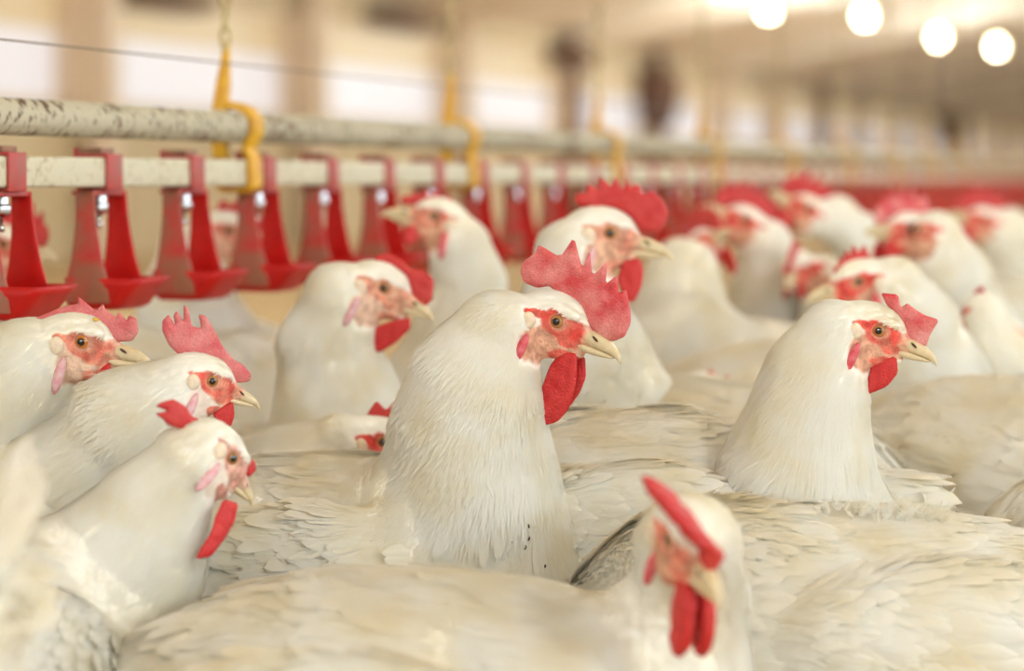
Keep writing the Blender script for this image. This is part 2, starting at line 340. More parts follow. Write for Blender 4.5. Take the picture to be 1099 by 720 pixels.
def rrect(u0, u1, v0, v1, r, z, n=5):
    pts = []
    for cu, cv, a0 in ((u1-r, v1-r, 0), (u0+r, v1-r, 90), (u0+r, v0+r, 180), (u1-r, v0+r, 270)):
        for k in range(n): a = math.radians(a0+90*k/(n-1)); pts.append((cu+r*math.cos(a), cv+r*math.sin(a), z))
    return pts
def make_drinker():
    e = empty('drinker_cup')
    # clip: band around the square pipe
    def band(u0, u1, h0, h1):
        b = MB(); o_, i_ = h1, h0
        ring = lambda u: [(u, -o_, -o_), (u, o_, -o_), (u, o_, o_), (u, -o_, o_)]; ri = lambda u: [(u, -i_, -i_), (u, i_, -i_), (u, i_, i_), (u, -i_, i_)]
        v = ring(u0)+ring(u1)+ri(u0)+ri(u1); f = []
        for j in range(4):
            k = (j+1) % 4; f += [(j, k, 4+k, 4+j), (8+k, 8+j, 12+j, 12+k), (k, j, 8+j, 8+k), (4+j, 4+k, 12+k, 12+j)]
        b.add(v, f); return b
    b = band(-.012, .012, .0109, .0133)
    b.box((0, .0135, .012), (.012, .0015, .006))
    b.box((0, 0, -.0150), (.026, .0085, .0018))
    b.build('clip', M['clip'], e, bevel=.0009)
    b = MB(); b.box((0, .004, .0155), (.010, .011, .0024)); tb = b.build('clip_tab', M['tab'], e, bevel=.0009); tb['label'] = 'grimy brown clip tab'
    zt, zr, zb = -.0135, -.0765, -.0985
    for s, mm in ((-1, M['cup_dirty']), (1, M['cup'])):
        b = MB(); rings = []
        for t, z in ((0, zt), (.25, -.03), (.5, -.045), (.75, -.062), (1, zr-.003), *(((1.06, zb+.004),) if s < 0 else ())):
            hw = .0078+.0090*t**2.4; uu = s*(.0245+.0022*t); sh = -.0015-.003*t
            rings.append([(uu-.0011, sh-hw, z), (uu+.0011, sh-hw, z), (uu+.0022, sh, z), (uu+.0011, sh+hw, z), (uu-.0011, sh+hw, z), (uu-.0022 if s < 0 else uu-.0022, sh, z)])
        b.prism(rings); b.build('arm', mm, e, bevel=.0007)
    b = MB()
    outer = [rrect(-.0282, .0282, -.047, .0170, .008, zr), rrect(-.0280, .0280, -.0415, .0165, .010, zr-.006), rrect(-.0268, .0268, -.031, .0150, .009, zb+.002), rrect(-.024, .024, -.026, .012, .009, zb-.001)]
    inner = [rrect(-.0266, .0266, -.0455, .0155, .007, zr), rrect(-.0262, .0262, -.0395, .0145, .009, zr-.006), rrect(-.0235, .0235, -.026, .0125, .009, zb+.005), rrect(-.018, .018, -.017, .007, .008, zb+.003)]
    n = len(outer[0]); rings = outer[::-1]+inner; b.prism(rings); b.build('cup', M['cup'], e, smooth=True)
    b = MB(); pr = [(.0052, -.011), (.0052, -.022), (.0068, -.023), (.0068, -.028), (.004, -.031)]
    b.prism([[(r*math.cos(t), r*math.sin(t), z) for t in np.linspace(0, 2*math.pi, 14, endpoint=False)] for r, z in pr])
    nb = b.build('nipple', M['steel'], e, bevel=.0004); nb['label'] = 'steel nipple valve'
    b = MB(); pr = [(.0014, -.030), (.0014, -.036), (.0026, -.0365), (.0026, -.0405), (.001, -.041)]
    b.prism([[(r*math.cos(t), r*math.sin(t), z) for t in np.linspace(0, 2*math.pi, 10, endpoint=False)] for r, z in pr])
    b.build('pin', M['steel'], nb, smooth=True)
    return e
DR = make_drinker()
u0 = UL(1); du = (UL(406)-UL(1))/5.0
cup_labels = ['red drinker cup cut off by the left picture edge, nearest of the row',
 'second red drinker cup from the left with steel nipple, above the orange-eyed hen',
 'third red drinker cup from the left, above the tall-combed hen',
 'fourth red drinker cup from the left, just right of the nearest yellow hanger',
 'fifth red drinker cup from the left, above the hen with floppy comb',
 'sixth red drinker cup from the left, between floppy-combed hen and left-facing hen',
 'seventh red drinker cup, mostly hidden by the left-facing hen head',
 'eighth red drinker cup, right of the left-facing hen',
 'ninth red drinker cup, over the main hen comb',
 'tenth red drinker cup, just left of the rooster comb']
for i in range(56):
    e = DR if i == 0 else copy_tree(DR)
    e.location = UV(u0+i*du, VL, ZP); e.rotation_euler[2] = math.pi/2-TH
    tag(e, cup_labels[i] if i < len(cup_labels) else 'blurred red drinker cup in the far row right of the rooster', 'drinker cup', 'red drinker cups along the pipe' if i < len(cup_labels) else 'far blurred drinker cups')
def make_hanger():
    e = empty('pipe_hanger')
    zR = ZR-ZP
    b = MB()   # curved yellow strap hugging both pipes on the near face
    path = [(-.006, .0155, .012), (-.008, .016, .030), (-.008, .0155, .052), (-.006, .0135, .074), (-.003, .011, .106)]
    hw = [.0105, .0105, .0105, .009, .0042]; rings = []
    for (u, v, z), h in zip(path, hw): rings.append([(u-h*.6, v-h*.75, z), (u+h*.6, v-h*.75, z), (u+h*.6, v+h*.35, z), (u-h*.6, v+h*.35, z)])
    b.prism(rings); b.build('strap', M['yellow'], e, bevel=.001)
    b = MB(); rings = []
    pts = [(.016, .056), (.004, .0565), (-.008, .0525), (-.0152, .044), (-.0152, .032), (-.010, .0235), (-.0085, .019), (-.0128, .013), (-.0136, 0), (-.0136, -.012), (-.009, -.0140), (.013, -.0135), (.0165, -.008), (.0165, .02)]
    for i, (v, z) in enumerate(pts):
        a = np.array(pts[min(i+1, len(pts)-1)])-np.array(pts[max(0, i-1)]); a /= np.linalg.norm(a); nv = np.array([-a[1], a[0]])*.0026
        h = .0105
        rings.append([(-h, v-nv[0], z-nv[1]), (h, v-nv[0], z-nv[1]), (h, v+nv[0], z+nv[1]), (-h, v+nv[0], z+nv[1])])
    b.prism(rings); b.build('hook', M['yellow'], e, bevel=.0008)
    b = MB(); b.box((-.003, .011, .103), (.0035, .0025, .006)); 
    for k in range(30):
        z = .112+k*.017; s = 1 if k % 2 else 0
        q = [(.0042*math.cos(t), .0098*math.sin(t)) for t in np.linspace(0, 2*math.pi, 13)]
        b.tube([(-.003+(a if s else 0), .0115+(0 if s else a), z+c) for a, c in q], .0016, 6)
    b.build('chain', M['chain'], e, smooth=True)
    b = MB(); b.tube([(-.003, .0115, .62), (-.003, .0115, 2.2)], .002, 6); b.build('cord', M['chain'], e)
    return e
HG = make_hanger(); hl = ['nearest yellow pipe hanger on a chain, at upper left', 'second yellow pipe hanger, behind the left-facing hen', 'third yellow pipe hanger, above the rooster comb']
uh0 = UL(257); duh = (UL(652)-UL(257))/2
for i in range(14):
    e = HG if i == 0 else copy_tree(HG)
    e.location = UV(uh0+i*duh, VL, ZP); e.rotation_euler[2] = math.pi/2-TH
    tag(e, hl[i] if i < 3 else 'blurred yellow pipe hanger in the far part of the line', 'pipe hanger', 'yellow hangers along the pipe' if i < 3 else 'far yellow hangers')

# ------------------------------------------------------------------ flock: field, surface, feathers
def ell(p, c, r):
    q = p-c; k0 = np.sqrt(((q/r)**2).sum(-1)); k1 = np.sqrt(((q/(np.array(r)**2))**2).sum(-1))+1e-9
    return k0*(k0-1)/k1
def cone(p, a, b, ra, rb):
    ab = b-a; t = np.clip(((p-a)@ab)/max(ab@ab, 1e-9), 0, 1); t = t*t*(3-2*t)*.3+t*.7
    return np.sqrt(((p-(a+t[..., None]*ab))**2).sum(-1))-(ra+(rb-ra)*t)
def smin(a, b, k):
    h = np.clip(.5+.5*(b-a)/k, 0, 1); return b*(1-h)+a*h-k*h*(1-h)
def smax(a, b, k): return -smin(-a, -b, k)
def snoise(p, f, seed):
    r = np.random.default_rng(seed); s = 0
    for i in range(7):
        d = r.normal(size=3); d /= np.linalg.norm(d); s = s+np.sin((p@d)*f*(.6+r.random()*1.1)+r.random()*6.28)
    return s/3.2
def surface_nets(xs, ys, zs, Fv):
    S = Fv < 0
    cx = [S[:-1, :-1, :-1], S[1:, :-1, :-1], S[:-1, 1:, :-1], S[1:, 1:, :-1], S[:-1, :-1, 1:], S[1:, :-1, 1:], S[:-1, 1:, 1:], S[1:, 1:, 1:]]
    cnt = sum(c.astype(np.int8) for c in cx); act = (cnt > 0) & (cnt < 8)
    I = np.argwhere(act); idx = -np.ones(act.shape, np.int64); idx[act] = np.arange(len(I))
    ax = (xs, ys, zs); acc = np.zeros((len(I), 3)); n = np.zeros(len(I))
    offs = [(0, 0, 0), (1, 0, 0), (0, 1, 0), (1, 1, 0), (0, 0, 1), (1, 0, 1), (0, 1, 1), (1, 1, 1)]
    vals = [Fv[I[:, 0]+o[0], I[:, 1]+o[1], I[:, 2]+o[2]] for o in offs]
    pos = [np.stack([ax[d][I[:, d]+o[d]] for d in range(3)], 1) for o in offs]
    for a in range(8):
        for b in range(a+1, 8):
            if sum(abs(offs[a][d]-offs[b][d]) for d in range(3)) != 1: continue
            m = (vals[a] < 0) != (vals[b] < 0); t = np.where(m, vals[a]/(vals[a]-vals[b]+1e-12), 0)
            acc += np.where(m[:, None], pos[a]+t[:, None]*(pos[b]-pos[a]), 0); n += m
    verts = acc/n[:, None]; faces = []
    for d in range(3):
        sl0 = [slice(None)]*3; sl1 = [slice(None)]*3; sl0[d] = slice(None, -1); sl1[d] = slice(1, None)
        A, B = S[tuple(sl0)], S[tuple(sl1)]
        e1, e2 = [(1, 2), (2, 0), (0, 1)][d]
        E = np.argwhere(A != B); E = E[(E[:, e1] > 0) & (E[:, e2] > 0) & (E[:, e1] < act.shape[e1]) & (E[:, e2] < act.shape[e2])]
        inside = A[E[:, 0], E[:, 1], E[:, 2]]
        def at(da, db):
            q = E.copy(); q[:, e1] += da; q[:, e2] += db; return idx[q[:, 0], q[:, 1], q[:, 2]]
        q = np.stack([at(-1, -1), at(0, -1), at(0, 0), at(-1, 0)], 1)
        q[~inside] = q[~inside][:, ::-1]; faces.append(q)
    f = np.concatenate(faces); f = f[(f >= 0).all(1)]
    return verts, f
def vnormals(v, f):
    n = np.cross(v[f[:, 2]]-v[f[:, 0]], v[f[:, 3]]-v[f[:, 1]]); N = np.zeros_like(v)
    for k in range(4): np.add.at(N, f[:, k], n)
    return N/(np.linalg.norm(N, axis=1)[:, None]+1e-12), .5*np.linalg.norm(n, axis=1)
def axis_grid(lo, hi, c, half, fine, coarse):
    out = [c]; x = c
    while x < hi: x += fine if abs(x-c) < half else min(coarse, fine+(abs(x-c)-half)*.35); out.append(x)
    x = c
    while x > lo: x -= fine if abs(x-c) < half else min(coarse, fine+(abs(x-c)-half)*.35); out.insert(0, x)
    return np.array(out)
def head_matrix(yaw, pitch, roll=0):
    a, p = math.radians(yaw), math.radians(pitch)
    f = np.array([math.cos(a)*math.cos(p), -math.sin(a)*math.cos(p), -math.sin(p)])
    l = np.cross([0, 0, 1.], f); l /= np.linalg.norm(l); u = np.cross(f, l)
    r = math.radians(roll); l, u = l*math.cos(r)+u*math.sin(r), u*math.cos(r)-l*math.sin(r)
    return np.stack([f, l, u], 1)          # columns: forward, left, up
cm = .01
def head_sdf(q):      # q in head cm
    ab = q.copy(); ab[..., 1] = np.abs(ab[..., 1])
    d = ell(ab, np.array([-.55, 0, .25]), (2.15, 1.38, 1.42))
    d = smin(d, cone(ab, np.array([.6, 0, -.2]), np.array([2.2, 0, -.42]), 1.0, .52), .6)
    d = smin(d, cone(ab, np.array([-1.0, 0, -1.7]), np.array([1.45, 0, -1.42]), 1.05, .60), .5)
    d = smin(d, ell(ab, np.array([-.1, .64, -1.15]), (1.25, .6, 1.3)), .4)
    d = smin(d, ell(ab, np.array([.25, .98, .72]), (1.05, .33, .3)), .3)
    return d
def flat_blob(name, outline, tmax, parent, material, res=.16, y0=0., bend=None, tau=.3, ridges=0, seed=1):
    """outline (x,z) in head cm -> pillow shaped closed mesh in the head frame"""
    pts = np.array(outline, float)
    for _ in range(1):      # soften the corners a little
        nx = np.roll(pts, -1, 0); pts = np.stack([pts*.86+nx*.14, pts*.14+nx*.86], 1).reshape(-1, 2)
    seg = []
    for a, b_ in zip(pts, np.roll(pts, -1, 0)):
        k = max(1, int(np.ceil(np.linalg.norm(b_-a)/res))); seg += [a+(b_-a)*j/k for j in range(k)]
    bd = np.array(seg); lo, hi = bd.min(0), bd.max(0)
    gx, gz = np.meshgrid(np.arange(lo[0], hi[0], res), np.arange(lo[1], hi[1], res)); G = np.stack([gx.ravel(), gz.ravel()], 1)
    A, B = bd, np.roll(bd, -1, 0)
    def dist(Q):
        out = np.full(len(Q), 1e9)
        for a, b_ in zip(A, B):
            ab = b_-a; t = np.clip(((Q-a)@ab)/(ab@ab+1e-12), 0, 1); out = np.minimum(out, np.linalg.norm(Q-(a+t[:, None]*ab), axis=1))
        return out
    ins = np.zeros(len(G), bool)
    for a, b_ in zip(A, B):
        c = ((a[1] > G[:, 1]) != (b_[1] > G[:, 1])); x = (b_[0]-a[0])*(G[:, 1]-a[1])/(b_[1]-a[1]+1e-12)+a[0]; ins ^= c & (G[:, 0] < x)
    dg = dist(G); G = G[ins & (dg > res*.45)]
    allp = [Vector(p) for p in np.concatenate([bd, G])]; nb = len(bd)
    r = delaunay_2d_cdt(allp, [(i, (i+1) % nb) for i in range(nb)], [], 1, 1e-7)
    vv = np.array([tuple(p) for p in r[0]]); tris = r[2]
    dd = dist(vv); edge = dd < 1e-4
    T = tmax*np.sqrt(1-np.exp(-dd/tau)); T[edge] = 0
    T = T*(1+.16*snoise(np.column_stack([vv, vv[:, 0]*0]), 4.5, seed))
    if ridges:
        T = T*(1+ridges*np.sin(vv[:, 0]*7+1.2*np.sin(vv[:, 1]*2.1)))
    yb = np.zeros(len(vv)) if bend is None else bend(vv[:, 0], vv[:, 1])
    front = np.column_stack([vv[:, 0], yb+y0-T, vv[:, 1]]); back = np.column_stack([vv[:, 0], yb+y0+T, vv[:, 1]])
    mp = np.arange(len(vv)); mp2 = mp+len(vv); mp2[edge] = mp[edge]
    faces = [tuple(t) for t in tris]+[tuple(int(mp2[i]) for i in reversed(t)) for t in tris]
    o = link_mesh(name, np.concatenate([front, back])*cm, [tuple(int(i) for i in f) for f in faces], material, parent)
    return o
COMB1 = [(3.1, -.1), (3.5, .8), (3.3, 1.7), (2.9, 1.9), (2.75, 3.1), (2.2, 2.3), (1.8, 3.8), (1.15, 2.6), (.6, 4.2), (0, 2.8), (-.7, 4.1), (-1.2, 2.8), (-2.2, 3.6), (-2.6, 2.7), (-3.0, 2.2), (-2.4, 1.5), (-1.5, 1.2), (0, 1.1), (1.4, .8), (2.3, .1)]
COMB2 = [(3.0, -.1), (3.4, .5), (3.1, 1.3), (2.5, 1.4), (2.3, 2.2), (1.8, 1.7), (1.3, 2.7), (.8, 2.0), (.3, 3.0), (-.3, 2.1), (-1.1, 2.7), (-1.5, 2.0), (-1.7, 1.4), (-1.0, 1.2), (0, 1.1), (1.4, .8), (2.2, .2)]
WATT1 = [(.9, -1.25), (2.2, -1.25), (2.5, -2.2), (2.4, -3.1), (1.9, -3.9), (1.3, -4.1), (.8, -3.6), (.6, -2.6), (.65, -1.8)]
WATT2 = [(1.0, -1.2), (2.0, -1.2), (2.2, -1.9), (2.0, -2.6), (1.5, -2.9), (1.0, -2.6), (.8, -1.9)]
FEATHER_SHORT = (.78, .72, .58)
def loft(name, secs, material, parent, n=16, pw=2.0):
    b = MB(); rings = []
    for x, zt, zb, hw in secs:
        c = (zt+zb)/2; h = (zt-zb)/2; ring = []
        for t in np.linspace(0, 2*math.pi, n, endpoint=False):
            cy, sz = math.cos(t), math.sin(t)
            y = hw*abs(cy)**.8*np.sign(cy); z = c+h*(abs(sz)**(.9))*np.sign(sz); ring.append((x*cm, y*cm, z*cm))
        rings.append(ring)
    b.prism(rings); return b.build(name, material, parent, smooth=True)
LEGM = None
def leg_mesh():
    global LEGM
    if LEGM: return LEGM
    b = MB(); b.tube([(0, 0, .19), (.012, 0, .13), (.0, 0, .085), (.004, 0, .045), (0, 0, .012)], [.03, .02, .0075, .0065, .008], 10)
    for a in (-35, 0, 35, 180):
        c, s = math.cos(math.radians(a)), math.sin(math.radians(a)); Lg = .062 if a != 180 else .028
        b.tube([(0, 0, .012), (c*Lg*.5, s*Lg*.5, .010), (c*Lg, s*Lg, .005)], [.007, .0055, .003], 8)
    LEGM = b; return b
NF = 0
SHIFT = {3: (-0.13, -0.005, -28.4), 4: (-0.09, -0.034, -21.9), 5: (-0.113, -0.064, -17.2), 8: (-0.104, 0.078, 3.7), 9: (-0.125, 0.037, 34.4), 10: (-0.052, 0.119, -34.4), 11: (0.012, 0.129, 9.6), 12: (-0.09, -0.032, 5.3), 13: (-0.028, 0.119, -2.8), 14: (0.044, -0.002, 26.9), 15: (-0.084, 0.099, 1.5), 16: (-0.105, 0.031, 12.5), 17: (0.005, 0.113, 24.2), 18: (0.115, 0.06, 3.2), 19: (0.022, 0.089, 12.0), 20: (0.081, 0.102, 34.4), 21: (0.094, 0.08, 24.5), 22: (0.08, 0.093, -10.9), 32: (0.127, -0.029, 34.4), 33: (0.065, -0.042, 32.9), 34: (0.127, 0.027, 22.0), 35: (0.002, -0.059, -1.3), 36: (-0.041, 0.123, -11.1), 37: (0.101, 0.061, -15.3)}   # bodies eased apart in the crowd
class HenOut: pass
def hen(label, eye, yaw, pitch, neck, torso, roll=0, s=1.0, comb=None, comb_m='comb', comb_t=.26, comb_bend=None, comb_trace=None,
        watt=None, watt_trace=None, watt_y=.62, watt_flare=.22, watt_t=.2, watt_off=.55, blend=.022, cheek=1.0, beak_s=.9, tufts=None, fine=1.3, coarse=7.0, feathers=1.0, tl=.165, tw=.10, th=.10, tyaw=0, tpitch=0, lobe='lobe_red', eyem='eye',
        faceness=1.0, redness=1.0, name='hen', cat='hen', group='white hens of the flock', beak_open=0, side=None, tail=True, wing=True, wing_out=1.0, wz=.018, seed=0, featlen=1.0, marks=None):
    """eye (px,py,Y) of the eye seen; neck list of (px,py,Y,r_px) from the head down; torso (px,py,Y)."""
    R = head_matrix(yaw, pitch, roll); E = P(*eye)
    if side is None: side = -1 if R[1, 1] > 0 else 1      # which eye faces the camera
    O = E-R@np.array([0, side*1.25*cm*s, 0])
    T = P(*torso); dx_, dy_, da_ = SHIFT.get(seed, (0, 0, 0)); T = T+np.array([dx_, dy_, 0]); tyaw = tyaw+da_; ta = math.radians(tyaw); tp = math.radians(tpitch)
    tf = np.array([math.cos(ta)*math.cos(tp), -math.sin(ta)*math.cos(tp), math.sin(tp)]); tleft = np.cross([0, 0, 1.], tf); tleft /= np.linalg.norm(tleft); tu = np.cross(tf, tleft)
    RT = np.stack([tf, tleft, tu], 1)
    NP = [P(a, b_, c) for a, b_, c, r in neck]; NR = [r/F*c for a, b_, c, r in neck]
    chain = [O+R@np.array([-1.5, 0, -.45])*cm*s]+NP; rad = [1.35*cm*s]+NR
    breast = T+RT@np.array([tl*.55, 0, -.005]); chain2 = chain+[breast]; rad2 = rad+[tw*.92]
    rump = T-tf*tl*.80+tu*.01
    # grid
    lo = np.minimum.reduce([T-RT.__abs__()@np.array([tl+.02, tw, th])-.05, O-.07]+[p-r-.02 for p, r in zip(NP, NR)]); hi = np.maximum.reduce([T+RT.__abs__()@np.array([tl+.02, tw, th])+.05, O+.07]+[p+r+.02 for p, r in zip(NP, NR)])
    hs = .048*s
    xs, ys, zs = [axis_grid(lo[d], hi[d], O[d], hs, fine*.001, coarse*.001) for d in range(3)]
    G = np.stack(np.meshgrid(xs, ys, zs, indexing='ij'), -1); sh = G.shape[:3]; G = G.reshape(-1, 3)
    lt = (G-T)@RT
    d = ell(lt, np.array([0, 0, 0.]), (tl, tw, th))
    d = smin(d, ell(lt, np.array([tl*.45, 0, -.012]), (tl*.55, tw*.95, th*.95)), .03)
    d = smin(d, cone(lt, np.array([-tl*.5, 0, .01]), np.array([-tl*1.05, 0, .035]), .06, .028), .04)
    for k in (1, -1):
        if wing: d = smin(d, ell(lt, np.array([-.012, k*tw*.86, wz]), (tl*.66, tw*.30, th*.56)), .007)
    for i in range(len(chain2)-1):
        d = smin(d, cone(G, chain2[i], chain2[i+1], rad2[i], rad2[i+1]), .012 if i == 0 else (.018 if i < 3 else blend))
    near = np.abs(G-O).max(1) < .065*s
    q = (G[near]-O)@R/(cm*s); dn = d[near]
    hd = smin(dn, head_sdf(q)*cm*s, .006); qa = np.abs(q[:, 1])
    d[near] = smax(hd, -(np.sqrt((q[:, 0]**2+(qa-1.66)**2+q[:, 2]**2))-.62)*cm*s, .0015)
    v, f = surface_nets(xs, ys, zs, d.reshape(sh)); N, fa = vnormals(v, f)
    # tone of every vertex: white feathers, pink face, red round the eye
    q = (v-O)@R/(cm*s); x, y, z = q[:, 0], np.abs(q[:, 1]), q[:, 2]
    nz = snoise(q, 5.0, seed+3)*.10
    def E2(cx, cz, rx, rz): return 1-np.sqrt(((x-cx)/rx)**2+((z-cz)/rz)**2)+nz
    sst = lambda t, a=-.10, b_=.10: np.clip((t-a)/(b_-a), 0, 1)**2*(3-2*np.clip((t-a)/(b_-a), 0, 1))
    m_eye = sst(E2(.35, -.05, 1.35, .92)); m_sn = sst(E2(1.6, -.75, 1.5, .85)); m_ch = sst(E2(.15, -1.5, 1.5, 1.45))*cheek; m_st = sst(E2(-1.0, .12, .85, .28)); m_lore = sst(E2(1.9, -.1, 1.0, .5))
    brow = sst((.62-.12*x-z)*1.0+nz*.5, -.08, .12)
    frontal = sst(y-.35, -.2, .2) if True else 1
    inhead = (np.linalg.norm(q, axis=1) < 4.2)
    skin = np.maximum.reduce([m_eye, m_sn, m_ch, m_st, m_lore*.9])*brow*inhead
    under = sst(E2(1.1, -2.05, 1.0, .5))*inhead; skin = np.maximum(skin, under)
    red = np.maximum.reduce([m_eye*.85, m_st*.9, sst(E2(1.15, -.95, .75, .4))*.8, under*.8, m_lore*.35, m_ch*.10])*np.clip(redness+nz*2, 0, 1.2)
    red = np.clip(red*(1-.55*sst(E2(.15, -.02, .62, .55))), 0, 1)
    white = np.array(lin((245, 242, 233))); pink = np.array(lin((216, 174, 146))); rd = np.array(lin((216, 74, 66)))
    col = pink+(rd-pink)*red[:, None]; col = white+(col-white)*(skin*faceness)[:, None]
    tint = sst(snoise(v, 42, seed+9)-.35, 0, .6)[:, None]*np.array([.02, .03, .09])*(1-skin[:, None]); col = np.clip(col-tint, 0, 1)
    # feather clumps: soft lumps away from the face
    dh = np.linalg.norm(v-O, axis=1)
    amp = np.clip((dh-.035)/.10, 0, 1)*(1-skin)
    v = v+N*((snoise(v, 75, seed+1)*.0016+snoise(v, 190, seed+2)*.0007)*amp)[:, None]
    o = link_mesh(name, v-T, f, M['hen']); o.location = T
    ca = o.data.color_attributes.new('tone', 'FLOAT_COLOR', 'POINT'); ca.data.foreach_set('color', np.column_stack([col, skin]).astype(np.float32).ravel())
    tag(o, label, cat, group)
    # ---------------- head parts live in a head frame given as their matrix
    HM = Matrix([[*(R[i]*s), (O-T)[i]] for i in range(3)]+[[0, 0, 0, 1]])
    def put(ob): ob.parent = o; ob.matrix_local = HM; return ob
    def ysurf(x0, z0, k):
        m = (np.abs(q[:, 0]-x0) < .3) & (np.abs(q[:, 2]-z0) < .3) & (q[:, 1]*k > .3)
        return float(np.median(np.abs(q[m, 1]))) if m.any() else 1.3
    ro, rd_ = R.T@(np.array([0, 0, HC])-O)/(cm*s), None
    def trace(pts, y0=0.):
        out = []
        for px, py in pts:
            dr = R.T@(P(px, py, 1.0)-np.array([0, 0, HC])); t = (y0-ro[1])/dr[1]; out.append((ro[0]+dr[0]*t, ro[2]+dr[2]*t))
        return out
    hr = .10 if fine < 1.9 else .22
    ol = trace(comb_trace) if comb_trace else comb
    if ol: put(flat_blob('comb', ol, comb_t, None, M[comb_m], hr, 0, comb_bend, seed=seed+5))
    sd = side
    if watt_trace:
        for k, wt in enumerate(watt_trace):
            y0 = sd*watt_y if k == 0 else -sd*.35
            put(flat_blob('wattle', trace(wt, y0), .20, None, M['wattle'], hr, y0, None, ridges=.16, seed=seed+k))
    elif watt is not None:
        for k in (1, -1):
            put(flat_blob('wattle', watt, watt_t, None, M['wattle'], hr, k*watt_off, lambda X, Z, k=k: k*np.clip(-1.2-Z, 0, 9)*watt_flare, ridges=.12, seed=seed+k))
    bo = beak_open
    bsc = lambda L_: [(1.45+(x_-1.45)*beak_s, -.6+(a_+.6)*beak_s**1.4, -.6+(b_+.6)*beak_s, h_*beak_s) for x_, a_, b_, h_ in L_]
    bk = put(loft('beak', bsc([(1.45, .08, -.72, .66), (2.0, .22, -.82, .64), (2.5, .22, -.86, .58), (3.0, .13, -.87, .50), (3.5, -.03, -.88, .41), (3.95, -.26, -.93, .32), (4.3, -.53, -1.02, .23), (4.55, -.84, -1.16, .13), (4.62, -1.08, -1.26, .05)]), M['beak'], None))
    lb = put(loft('lower_beak', bsc([(1.3, -.74, -1.38, .58), (2.1, -.80, -1.40, .55), (2.8, -.84, -1.34, .47), (3.4, -.86, -1.24, .36), (3.9, -.92, -1.12, .24), (4.1, -.98, -1.06, .10)]), M['beak'], None))
    for k in ((sd,) if coarse > 8 else (1, -1)):
        e_ = MB(); r = .62
        e_.prism([[(r*math.sin(ph)*math.cos(t)*cm, (r*math.cos(ph))*cm, r*math.sin(ph)*math.sin(t)*cm) for t in np.linspace(0, 2*math.pi, 24, endpoint=False)] for ph in np.linspace(.02, 3.12, 13)])
        eo = e_.build('eye', M[eyem], None, smooth=True); eo.parent = o; eo.matrix_local = HM@Matrix.Translation((0, k*(ysurf(0, 0, k)-.37)*cm, 0))@Matrix.Rotation(0 if k > 0 else math.pi, 4, 'Z')
        t_ = MB(); rg = []
        for a in np.linspace(0, 2*math.pi, 25):
            rg.append((math.cos(a)*.58*cm, 0, math.sin(a)*.50*cm))
        t_.tube(rg, .08*cm, 8); lo_ = t_.build('eyelid', M['lid'], None, smooth=True); lo_.parent = o; lo_.matrix_local = HM@Matrix.Translation((0, k*(ysurf(0, 0, k)+.05)*cm, 0))
        if coarse <= 8.5:
            for nm, c, rr, mm, rot in (('ear_patch', (-1.38, k*(ysurf(-1.38, -.42, k)-.02), -.42), (.50, .30, .56), 'lobe_white', .2), ('ear_lobe', (-1.02, k*(ysurf(-1.02, -2.1, k)+.10), -2.2), (.34, .30, 1.15), lobe, -.12)):
                b_ = MB(); ph_ = np.linspace(.05, 3.09, 11)
                b_.prism([[(rr[0]*math.sin(p)*math.cos(t)*cm, rr[1]*math.sin(p)*math.sin(t)*cm, rr[2]*math.cos(p)*cm*(1+.05*math.sin(3*t))) for t in np.linspace(0, 2*math.pi, 18, endpoint=False)] for p in ph_])
                lo2 = b_.build(nm, M[mm], None, smooth=True); lo2.parent = o; lo2.matrix_local = HM@Matrix.Translation(tuple(a*cm for a in c))@Matrix.Rotation(-rot, 4, 'Y')
            b_ = MB(); b_.prism([[(.26*math.sin(p)*math.cos(t)*cm, .1*math.cos(p)*cm, .09*math.sin(p)*math.sin(t)*cm) for t in np.linspace(0, 2*math.pi, 12, endpoint=False)] for p in np.linspace(.1, 3.04, 7)])
            no_ = b_.build('nostril', M['nostril'], None, smooth=True); no_.parent = o; no_.matrix_local = HM@Matrix.Translation(((1.45+1.15*beak_s)*cm, k*.55*beak_s*cm, (-.6+.40*beak_s)*cm))@Matrix.Rotation(.45, 4, 'Y')
    # ---------------- plumage
    def flow(p):
        q_ = (p-O)@R/(cm*s); W = []; D = []
        D.append(-R[:, 0]*1.0-R[:, 2]*.05); W.append(np.exp(-np.linalg.norm(q_-np.array([0, 0, 0]), axis=1)/1.6)*1.6)
        for i in range(len(chain2)-1):
            a, b_ = chain2[i], chain2[i+1]; ab = b_-a; t = np.clip(((p-a)@ab)/(ab@ab), 0, 1); dist = np.linalg.norm(p-(a+t[:, None]*ab), axis=1)
            W.append(np.exp(-np.maximum(dist-(rad2[i]+rad2[i+1])/2, 0)/.012)); D.append(ab/np.linalg.norm(ab)-tf*(.25 if i > 0 else 0))
        ltp = (p-T)@RT; w_ = np.exp(-np.clip(ltp[:, 0]-tl*.25, 0, 9)/.03)*1.2; W.append(w_); D.append(-tf-tu*.12)
        W = np.stack(W, 1); return (W@np.stack(D))/W.sum(1)[:, None]
